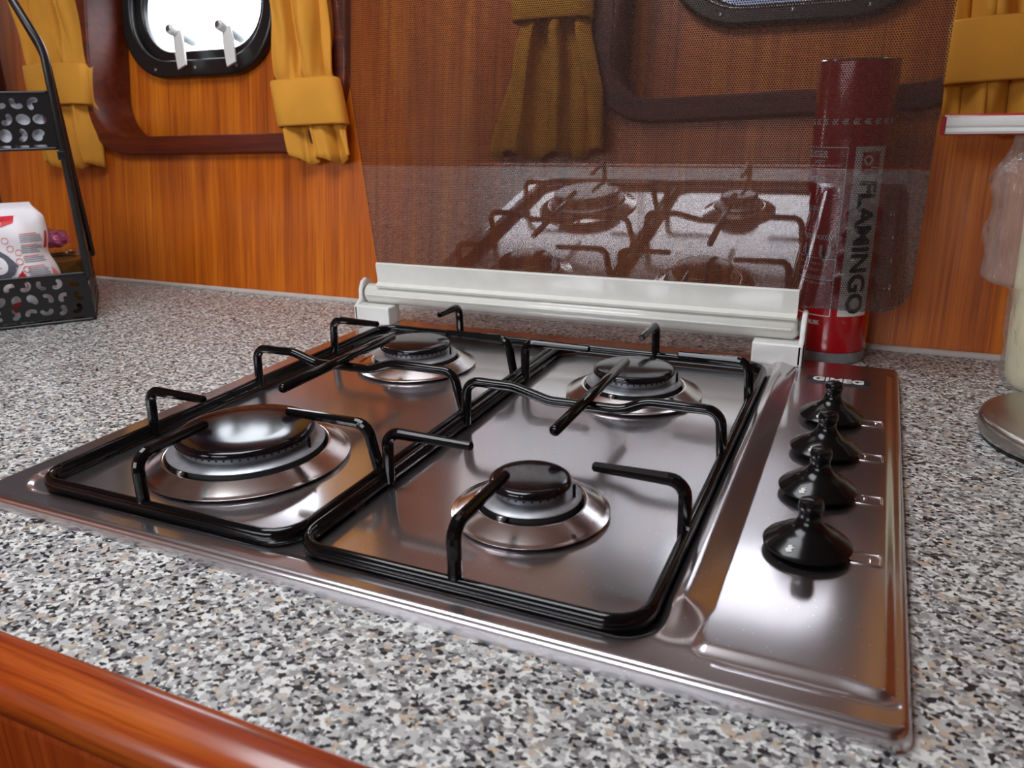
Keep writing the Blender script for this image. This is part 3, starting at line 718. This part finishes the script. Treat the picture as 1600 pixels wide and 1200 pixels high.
# ---------------------------------------------------------------- curtains (wall coordinates)
def curtain(name, label, xa, xb, h0, h1, bands, folds, amp, seed, lean=0.0, d0=0.022, taper=None):
    """bundle of folded cloth hung beside a portlight. xa/xb(h) edges; bands = (h_low, h_high, tilt)"""
    rnd = random.Random(seed); ph = [rnd.uniform(0, 6.28) for _ in range(5)]
    base = W((xa(h0) + xb(h0)) / 2, d0, h0)
    t = thing(name, label, 'curtain', base, WR, 'ochre tied back curtains')
    ox = (xa(h0) + xb(h0)) / 2
    bl, bh, tilt = bands
    NU, NV = 90, 60
    def depth(u, h):
        pin = 1.0
        if bl < h < bh: pin = 0.45
        f = math.sin(u * folds * 2 * PI + ph[0] + 0.5 * math.sin(h * 30 + ph[1]))
        f = math.copysign(abs(f) ** 0.55, f)
        return amp * pin * f + 0.3 * amp * math.sin(u * folds * 4.7 * PI + ph[2] + h * 14) + 0.002 * math.sin(h * 60 + u * 9)
    b = bmesh.new(); G = []
    for j in range(NV + 1):
        hh = h0 + (h1 - h0) * j / NV; row = []
        for i in range(NU + 1):
            u = i / NU; h = hh
            if j == 0: h = hh + 0.004 * math.sin(u * folds * 2 * PI + ph[0]) - 0.004 * math.sin(u * PI)
            x = xa(hh) + (xb(hh) - xa(hh)) * u + 0.0025 * math.sin(u * folds * 4 * PI + ph[3])
            edge = 0.010 * (1 - math.sin(PI * u) ** 0.4)
            row.append(b.verts.new((x - ox, -(depth(u, hh) - edge), h - h0)))
        G.append(row)
    for j in range(NV):
        for i in range(NU): b.faces.new((G[j][i], G[j][i + 1], G[j + 1][i + 1], G[j + 1][i]))
    o = link('cloth', b, 'cloth', t, smooth=True)
    mod = o.modifiers.new('s', 'SOLIDIFY'); mod.thickness = 0.0016; mod.offset = 0
    # hem line
    # tie band : flattened loop round the bundle
    b = bmesh.new(); R = []
    nB = 48; rows = [0, 0.04, 0.5, 0.96, 1]
    for k, v in enumerate(rows):
        ring = []
        for i in range(nB):
            a = 2 * PI * i / nB; c, s = math.cos(a), math.sin(a)
            hx = bl + (bh - bl) * v
            w2 = (xb(hx) - xa(hx)) / 2 + 0.004; mid = (xb(hx) + xa(hx)) / 2
            ex = math.copysign(abs(c) ** 0.5, c); ey = math.copysign(abs(s) ** 0.7, s)
            inn = 0.0012 if k in (0, 4) else 0.0
            x = mid + ex * (w2 - inn); dd = ey * (amp * 0.95 + 0.0055 - inn) + 0.0008 * math.sin(x * 150 + v * 3)
            ring.append(b.verts.new((x - ox, -dd, hx + tilt * (x - mid) - h0)))
        R.append(ring)
    for A, B in zip(R, R[1:]):
        for i in range(nB): j = (i + 1) % nB; b.faces.new((A[i], A[j], B[j], B[i]))
    bmesh.ops.recalc_face_normals(b, faces=b.faces[:])
    o = link('tie_band', b, 'cloth', t, smooth=True)
    mod = o.modifiers.new('s', 'SOLIDIFY'); mod.thickness = 0.0014; mod.offset = -1
    return t
def lerpf(*kn):
    def f(h):
        if h <= kn[0][0]: return kn[0][1]
        for (a, b), (c, d) in zip(kn, kn[1:]):
            if h <= c: return b + (d - b) * (h - a) / (c - a)
        return kn[-1][1]
    return f
curtain('curtain', 'ochre curtain gathered in a band, hanging behind the black tiered basket', lerpf((0.18, -0.705), (0.27, -0.720), (0.33, -0.730), (0.60, -0.81)), lerpf((0.18, -0.580), (0.27, -0.596), (0.33, -0.602), (0.60, -0.65)), 0.183, 0.62, (0.272, 0.333, 0.0), 2.6, 0.009, 1)
curtain('curtain', 'ochre curtain in a wide band just left of the glass lid', lerpf((0.19, -0.207), (0.235, -0.216), (0.295, -0.228), (0.60, -0.262)), lerpf((0.19, -0.100), (0.235, -0.110), (0.295, -0.126), (0.60, -0.150)), 0.193, 0.62, (0.234, 0.294, 0.03), 2.3, 0.010, 2)
curtain('curtain', 'ochre curtain seen through the glass lid, flaring below its band', lerpf((0.20, 0.098), (0.27, 0.114), (0.345, 0.133), (0.60, 0.120)), lerpf((0.20, 0.246), (0.27, 0.240), (0.335, 0.222), (0.60, 0.225)), 0.200, 0.62, (0.345, 0.410, 0.0), 2.7, 0.012, 5)
curtain('curtain', 'ochre curtain at the far right above the wrapped cream roll', lerpf((0.21, 0.592), (0.26, 0.590), (0.32, 0.589), (0.60, 0.580)), lerpf((0.21, 0.76), (0.60, 0.75)), 0.222, 0.62, (0.262, 0.319, 0.03), 4.2, 0.010, 9, d0=0.032)

# ---------------------------------------------------------------- wrapped cream roll, clip, steel disc (right)
roll = thing('cream_roll', 'tall cream-coloured roll standing in a clear plastic bag at the right edge', 'kitchen roll', (0.714, 0.520, 0))
rr = lambda z: 0.0480 + 0.045 * z
bm = lathe([(0, 0.001), (0.038, 0.001), (0.0435, 0.003), (0.0465, 0.008), (rr(0.02), 0.02), (rr(0.06), 0.06), (rr(0.1), 0.10), (rr(0.14), 0.14), (rr(0.18), 0.18), (rr(0.2), 0.200), (rr(0.2) - 0.006, 0.206), (0.018, 0.206), (0.0175, 0.17), (0, 0.17)], 96)
for v in bm.verts:
    a = math.atan2(v.co.y, v.co.x); r = math.hypot(v.co.x, v.co.y)
    if r > 0.04:
        k = 1 + 0.012 * math.sin(3 * a + v.co.z * 60) + 0.006 * math.sin(11 * a + 90 * v.co.z)
        v.co.x *= k; v.co.y *= k
auto_smooth(link('roll_body', bm, 'cream', roll), 50)
bag = bmesh.new(); G = []; NA, NZ = 120, 70; rnd = random.Random(3)
for j in range(NZ + 1):
    v = j / NZ; z = 0.0005 + 0.223 * v; row = []
    for i in range(NA):
        a = 2 * PI * i / NA; c, s = math.cos(a), math.sin(a)
        g = ss(0.90, 1.0, v)
        base = (rr(z) + 0.003) * (1 if v > 0.03 else 0.9 + 3.3 * v)
        wr = 0.0016 * math.sin(9 * a + 20 * v) + 0.0012 * math.sin(23 * a - 31 * v) + 0.0008 * math.sin(41 * a + 60 * v)
        bulge = 0.0
        da = abs(((a - PI + PI) % (2 * PI)) - PI)       # towards the left
        if da < 0.9: bulge = 0.024 * math.cos(da / 0.9 * PI / 2) ** 2 * ss(0.40, 0.44, v) * (1 - 0.7 * ss(0.80, 1.0, v)) * (1 + 0.05 * math.sin(33 * v))
        R_ = base + bulge + wr * (0.3 + v)
        x = R_ * c; y = R_ * s
        x = x * (1 - g) + (0.074 * c) * g; y = y * (1 - g) + (0.0018 * s + 0.002 * math.sin(9 * c)) * g - 0.006 * g
        row.append(bag.verts.new((x, y, z)))
    G.append(row)
for j in range(NZ):
    for i in range(NA): k = (i + 1) % NA; bag.faces.new((G[j][i], G[j][k], G[j + 1][k], G[j + 1][i]))
link('plastic_bag', bag, 'film', roll, smooth=True)['label'] = 'clear wrinkled plastic bag'
clip = thing('bag_clip', 'white clip with red back closing the plastic bag at the right', 'bag clip', (0.585, 0.4985, 0.2200))
auto_smooth(link('clip_jaw', rail_section([(-0.0050, 0.0012), (-0.0062, 0.0030), (-0.0058, 0.0050), (-0.0045, 0.0062), (-0.0062, 0.0078), (-0.0068, 0.0108), (-0.0060, 0.0142), (-0.0038, 0.0152), (-0.0022, 0.0150), (-0.0022, 0.0012)], 0.002, 0.190), 'white', clip), 30)
auto_smooth(link('clip_back', box_bm(0.0, 0.192, -0.0020, 0.0065, 0.000, 0.0168, 0.0008), 'frameR', clip))['label'] = 'red clip back'
link('clip_end', box_bm(-0.0010, 0.0018, -0.0060, 0.0068, 0.0005, 0.0150, 0.0006), 'frameR', clip)
dsc = thing('steel_disc', 'round brushed steel base lying on the worktop at the right edge', 'stand', (0.7120, 0.3840, 0))
auto_smooth(link('disc_body', lathe([(0, 0.0025), (0.074, 0.0025), (0.0775, 0.004), (0.0785, 0.007), (0.0785, 0.0140), (0.0770, 0.0168), (0.0740, 0.0180), (0, 0.0182)], 128), 'disc', dsc), 50)
auto_smooth(link('rubber_ring', lathe([(0.060, 0.0), (0.0755, 0.0), (0.0765, 0.0028), (0.060, 0.0028)], 96), 'dark', dsc))
auto_smooth(link('centre_post', lathe([(0, 0.018), (0.010, 0.018), (0.009, 0.021), (0.006, 0.023), (0.006, 0.29), (0.0, 0.292)], 32), 'disc', dsc))

# ---------------------------------------------------------------- black tiered basket (left)
e1 = Vector((-0.64, -0.768, 0)); e2 = Vector((-0.768, 0.64, 0)); BC = Vector((-0.376, 0.402, 0))
ang = math.atan2(-e1.y, -e1.x)          # local +x points from the far left to the right-front corner
rack = thing('basket_stand', 'two-tier black metal basket with animal-print cutouts on the left of the worktop', 'basket', BC, (0, 0, ang))
# local frame: x = -a (to the right = 0), y = b (depth)
def leopard(w, h, seed, m=0.005):
    """panel pierced with curled animal-print blobs and a low row of slots"""
    rnd = random.Random(seed); holes = []
    ny = max(1, round((h - 0.012) / 0.0175)); nx = max(1, round((w - 2 * m) / 0.0175))
    dx = (w - 2 * m) / (nx + 0.25); dy = (h - m * 0.6 - 0.0085) / ny
    for j in range(ny):
        for i in range(nx):
            cx = m + dx * (i + 0.5 + (0.25 if j % 2 else 0.0)); cy = 0.0085 + dy * (j + 0.5)
            kind = rnd.random(); ro = rnd.uniform(0, 6.28); pl = []
            ax, ay = dx * 0.47, dy * 0.455
            if kind < 0.72:                  # open curl: thick arc with two round ends
                w0 = rnd.uniform(0.31, 0.36); Rm = 0.64; span = rnd.uniform(2.0, 2.5); n = 12
                for k in range(n + 1):
                    a = -span / 2 * 1.0 + span * k / n; a = a * 1.0; pl.append(((Rm + w0) * math.cos(a), (Rm + w0) * math.sin(a)))
                ea = span / 2
                for k in range(1, 6):
                    b_ = PI * k / 6; pl.append((Rm * math.cos(ea) + w0 * math.cos(ea + b_), Rm * math.sin(ea) + w0 * math.sin(ea + b_)))
                for k in range(n + 1):
                    a = ea - span * k / n; pl.append(((Rm - w0) * math.cos(a), (Rm - w0) * math.sin(a)))
                for k in range(1, 6):
                    b_ = PI * k / 6; pl.append((Rm * math.cos(-ea) + w0 * math.cos(-ea + PI + b_), Rm * math.sin(-ea) + w0 * math.sin(-ea + PI + b_)))
                pl = [(x - 0.30, y) for x, y in pl]
            else:
                e = rnd.uniform(0.62, 0.95)
                for k in range(22):
                    a = 2 * PI * k / 22; r = 0.92 * (1 - (0.38 if kind < 0.85 else 0.0) * math.exp(-((a - 2.2) / 0.55) ** 2)); pl.append((r * math.cos(a), r * e * math.sin(a)))
            out = []
            for x, y in pl:
                X = x * math.cos(ro) - y * math.sin(ro); Y = x * math.sin(ro) + y * math.cos(ro)
                out.append((min(max(cx + X * ax, m * 0.6), w - m * 0.6), min(max(cy + Y * ay, 0.0078), h - 0.0030)))
            holes.append(out)
    x = m
    while x < w - 0.018:
        holes.append(rrect(x, x + 0.0145, 0.0026, 0.0062, 0.0014, 3)); x += 0.0190
    return plate([(0, 0), (w, 0), (w, h), (0, h)], holes, 0.0012)
def basket(parent, name, w, dpt, h, y0, z0_, x1, seed):
    t = link(name, box_bm(x1 - w, x1, y0, y0 + dpt, z0_ + 0.0, z0_ + 0.0014), 'bmetal', parent)
    def pt(n, me): return link(n, me, 'bmetal', t)
    pt('pierced_side', remap(leopard(w, h, seed), lambda co: Vector((x1 - w + co.x, y0 - co.z, z0_ + co.y))))
    pt('pierced_side', remap(leopard(w, h, seed + 1), lambda co: Vector((x1 - w + co.x, y0 + dpt - co.z, z0_ + co.y))))
    pt('pierced_side', remap(leopard(dpt, h, seed + 2), lambda co: Vector((x1 + co.z, y0 + co.x, z0_ + co.y))))
    pt('pierced_side', remap(leopard(dpt, h, seed + 3), lambda co: Vector((x1 - w + co.z, y0 + co.x, z0_ + co.y))))
    for nm, zz in (('rim_wire', z0_ + h), ('base_wire', z0_ + 0.0016)):
        c = [(x1 - w, y0, zz), (x1, y0, zz), (x1, y0 + dpt, zz), (x1 - w, y0 + dpt, zz)]
        auto_smooth(link(nm, tube(fillet(c, 0.004, 4, True), 0.0019, 8, True), 'bmetal', t), 60)
    return t
basket(rack, 'lower_basket', 0.26, 0.20, 0.062, 0.0, 0.0008, 0.0, 11)
basket(rack, 'upper_basket', 0.24, 0.13, 0.066, 0.004, 0.2150, -0.004, 21)
for xx in (0.0015, -0.2615):
    s = -1 if xx > -0.1 else 1
    auto_smooth(link('front_leg', tube(fillet([(xx, 0.0, 0.058), (xx + s * 0.001, 0.001, 0.330), (xx + s * 0.030, 0.012, 0.400)], 0.06, 8), 0.0046, 12), 'bmetal', rack), 60)
    auto_smooth(link('rear_leg', tube(fillet([(xx + 0.001, 0.190, 0.060), (xx + s * 0.001, 0.022, 0.322), (xx + s * 0.030, 0.020, 0.400)], 0.05, 8), 0.0044, 12), 'bmetal', rack), 60)
    link('leg_bolt', lathe([(0.0038, -0.001), (0.0038, 0.003), (0.002, 0.0045), (0, 0.0045)], 12), 'bmetal', rack, loc=(xx, 0.190, 0.060), rot=(0, PI / 2, 0), smooth=True)
    link('basket_hook', box_bm(xx - 0.008, xx + 0.002, -0.004, 0.004, 0.203, 0.2135, 0.001), 'bmetal', rack)
auto_smooth(link('handle', tube([(-0.028, 0.016, 0.400), (-0.13, 0.016, 0.408), (-0.232, 0.016, 0.400)], 0.0045, 12), 'bmetal', rack), 60)

def bw(a, b, z): return BC + e1 * a + e2 * b + Vector((0, 0, z))
# paper packet in the lower basket
PW, PH = 0.118, 0.150
def pk(s, v, side, off=0.0):
    """s 0..1 from left to right, v 0..1 up; side +1 front"""
    waist = 1 - 0.10 * math.exp(-((v - 0.58) / 0.10) ** 2) - 0.20 * ss(0.86, 1.0, v) - 0.05 * ss(0.3, 0.8, v)
    x = (s - 0.5) * PW * waist - 0.006 * v
    e = max(0.0, 1 - abs(2 * s - 1) ** 3.0) ** 0.6
    e2_ = max(0.0, 1 - (2 * v - 0.9) ** 6) if v > 0.45 else min(1, 0.8 + v)
    y = (0.024 * e * e2_ + 0.0012 * math.sin(v * 21 + s * 7) * e + 0.001 * math.sin(s * 25 + v * 9) * e) * (1 - 0.85 * ss(0.86, 1.0, v)) + 0.0008
    return Vector((x, -side * y - (off if side > 0 else -off), v * PH))
bm = bmesh.new(); NS, NVv = 36, 40; F = []
for side in (1, -1):
    F.append([[bm.verts.new(pk(i / NS, j / NVv, side)) for i in range(NS + 1)] for j in range(NVv + 1)])
for k in (0, 1):
    for j in range(NVv):
        for i in range(NS): bm.faces.new((F[k][j][i], F[k][j][i + 1], F[k][j + 1][i + 1], F[k][j + 1][i]))
for j in range(NVv):
    for i in (0, NS): bm.faces.new((F[0][j][i], F[0][j + 1][i], F[1][j + 1][i], F[1][j][i]))
for i in range(NS):
    for j in (0, NVv): bm.faces.new((F[0][j][i], F[0][j][i + 1], F[1][j][i + 1], F[1][j][i]))
bmesh.ops.recalc_face_normals(bm, faces=bm.faces[:])
pkt = thing('paper_packet', 'crumpled white paper packet with red and grey print in the lower basket', 'packet', bw(0.088, 0.034, 0.0028), (0, 0, ang - 0.02))
auto_smooth(link('packet_body', bm, 'paper', pkt), 60)
def decal(name, outline_or_me, mat, lift=0.0005, parent=None):
    me = outline_or_me if isinstance(outline_or_me, bpy.types.Mesh) else plate(outline_or_me, [], 0)
    slice_mesh(me, 0, 0.05); slice_mesh(me, 1, 0.05)
    return link(name, remap(me, lambda co: pk(co.x, co.y, 1, lift)), mat, pkt)
decal('red_banner', [(0.20, 0.80), (0.40, 0.80), (0.45, 0.76), (0.50, 0.80), (0.70, 0.845), (0.73, 0.90), (0.20, 0.895)], 'print_r')
def ptext(s, size, x, y, mat, bold=0.0, sx=1.27):
    me = text_mesh(s, size, 0, bold); me = remap(me, lambda co: Vector((x + co.x * sx, y + co.y, 0))); decal('printed_text', me, mat, 0.0010)
ptext('FIJNE', 0.034, 0.47, 0.862, 'print_w'); ptext('SUIKER', 0.034, 0.46, 0.832, 'print_w')
gp = [(0.30, 0.70), (0.46, 0.66), (0.59, 0.585), (0.665, 0.50), (0.60, 0.43), (0.50, 0.375), (0.40, 0.35), (0.25, 0.36), (0.20, 0.60)]
decal('grey_panel', [(0.47 + (x - 0.47) * 1.05, 0.5 + (y - 0.5) * 1.08) for x, y in gp], 'paper', 0.0004)
decal('grey_panel', gp, 'print_g', 0.0007)
decal('white_roundel', [(0.47 + 0.090 * math.cos(2 * PI * k / 24), 0.51 + 0.075 * math.sin(2 * PI * k / 24)) for k in range(24)], 'paper', 0.0009)
ptext('ZO', 0.075, 0.405, 0.485, 'print_k', 0.0, 1.0)
rnd = random.Random(5)
for k in range(12):                         # red lace ornament round the grey panel
    a = math.radians(110 - k * 17); R_ = 1.0 if k % 2 else 0.86
    cx, cy = 0.44 + 0.29 * math.cos(a) * R_, 0.50 + 0.245 * math.sin(a) * R_
    ring = [(cx + 0.036 * math.cos(2 * PI * q / 14), cy + 0.028 * math.sin(2 * PI * q / 14)) for q in range(14)]
    hole = [(cx + 0.030 * math.cos(2 * PI * q / 14), cy + 0.022 * math.sin(2 * PI * q / 14)) for q in range(14)]
    decal('red_lace', plate(ring, [hole], 0), 'print_p' if k < 6 else 'print_r')
for y0_, n, mt in ((0.745, 4, 'print_l'), (0.655, 4, 'print_l'), (0.56, 3, 'print_l'), (0.475, 6, 'print_l'), (0.34, 5, 'print_l')):
    decal('text_line', [(0.74, y0_ + 0.004), (0.90, y0_ + 0.004), (0.90, y0_ + 0.013), (0.74, y0_ + 0.013)], 'print_p')
    for k in range(n):
        yy = y0_ - 0.012 - k * 0.016; x1 = rnd.uniform(0.90, 0.95)
        decal('text_line', [(0.735, yy), (x1, yy), (x1, yy + 0.009), (0.735, yy + 0.009)], mt)
decal('red_edge', [(0.962, 0.62), (0.990, 0.62), (0.990, 0.76), (0.975, 0.76)], 'print_r')
decal('red_edge', [(0.93, 0.36), (0.985, 0.33), (0.985, 0.40), (0.955, 0.46)], 'print_p')
decal('red_patch', [(0.55, 0.36), (0.62, 0.34), (0.70, 0.38), (0.68, 0.46), (0.64, 0.42)], 'print_r')
decal('red_patch', [(0.50, 0.10), (0.62, 0.12), (0.60, 0.20), (0.48, 0.18)], 'print_r')

def jar(name, label, pos, r, h, body, lid, fill, lidh=0.016):
    t = thing(name, label, 'jar', pos)
    auto_smooth(link('glass_body', lathe([(0, 0), (r * 0.92, 0), (r, 0.004), (r, h * 0.80), (r * 0.86, h * 0.90), (r * 0.86, h - lidh * 0.5)], 48), body, t), 50)
    auto_smooth(link('contents', lathe([(0, 0.003), (r * 0.88, 0.003), (r * 0.93, 0.006), (r * 0.93, h * fill[1]), (0, h * fill[1] + 0.002)], 48), fill[0], t), 50)
    if lid: auto_smooth(link('lid', lathe([(r * 0.80, h - lidh), (r * 0.93, h - lidh), (r * 0.95, h - lidh + 0.001), (r * 0.95, h - 0.0015), (r * 0.91, h), (0, h)], 48), lid, t), 50)
    return t
jar('spice_jar', 'tall brown jar with a black lid behind the paper packet', bw(0.118, 0.150, 0.0028), 0.0270, 0.198, 'jar', 'plastic', ('brown', 0.78))
jar('spice_jar', 'dark brown jar in front of the paper packet at the left edge', bw(0.128, 0.020, 0.0028), 0.0160, 0.086, 'jar', 'shade_darkwood', ('brown', 0.80))
jar('storage_jar', 'squat glass jar of olive-brown contents in the rear corner of the lower basket', bw(0.040, 0.118, 0.0028), 0.0320, 0.078, 'jar', 'jar', ('olive', 0.80), 0.012)
# pink sweet bag on the jar
bm = bmesh.new(); bmesh.ops.create_icosphere(bm, subdivisions=4, radius=1)
for v in bm.verts:
    n = 1 + 0.12 * math.sin(7 * v.co.x + 3 * v.co.z) * math.cos(6 * v.co.y) + 0.06 * math.sin(17 * v.co.z + 9 * v.co.x)
    v.co = Vector((v.co.x * 0.026 * n, v.co.y * 0.017 * n, v.co.z * 0.0125 * n))
pb = link('sweet_bag', bm, 'pink', loc=bw(0.040, 0.116, 0.0955), smooth=True)
tag(pb, 'small crumpled pink foil bag on the squat jar behind the paper packet', 'bag')
# white carton and folded papers in the upper basket
cart = thing('carton', 'white carton filling the upper basket', 'carton', bw(0.072, 0.010, 0.2172), (0, 0, ang))
link('carton_body', box_bm(-0.080, 0.058, 0.0, 0.10, 0.0, 0.0625, 0.001), 'carton', cart)
link('flap', box_bm(-0.078, 0.056, 0.004, 0.096, 0.0626, 0.0638, 0.0004), 'paper', cart)
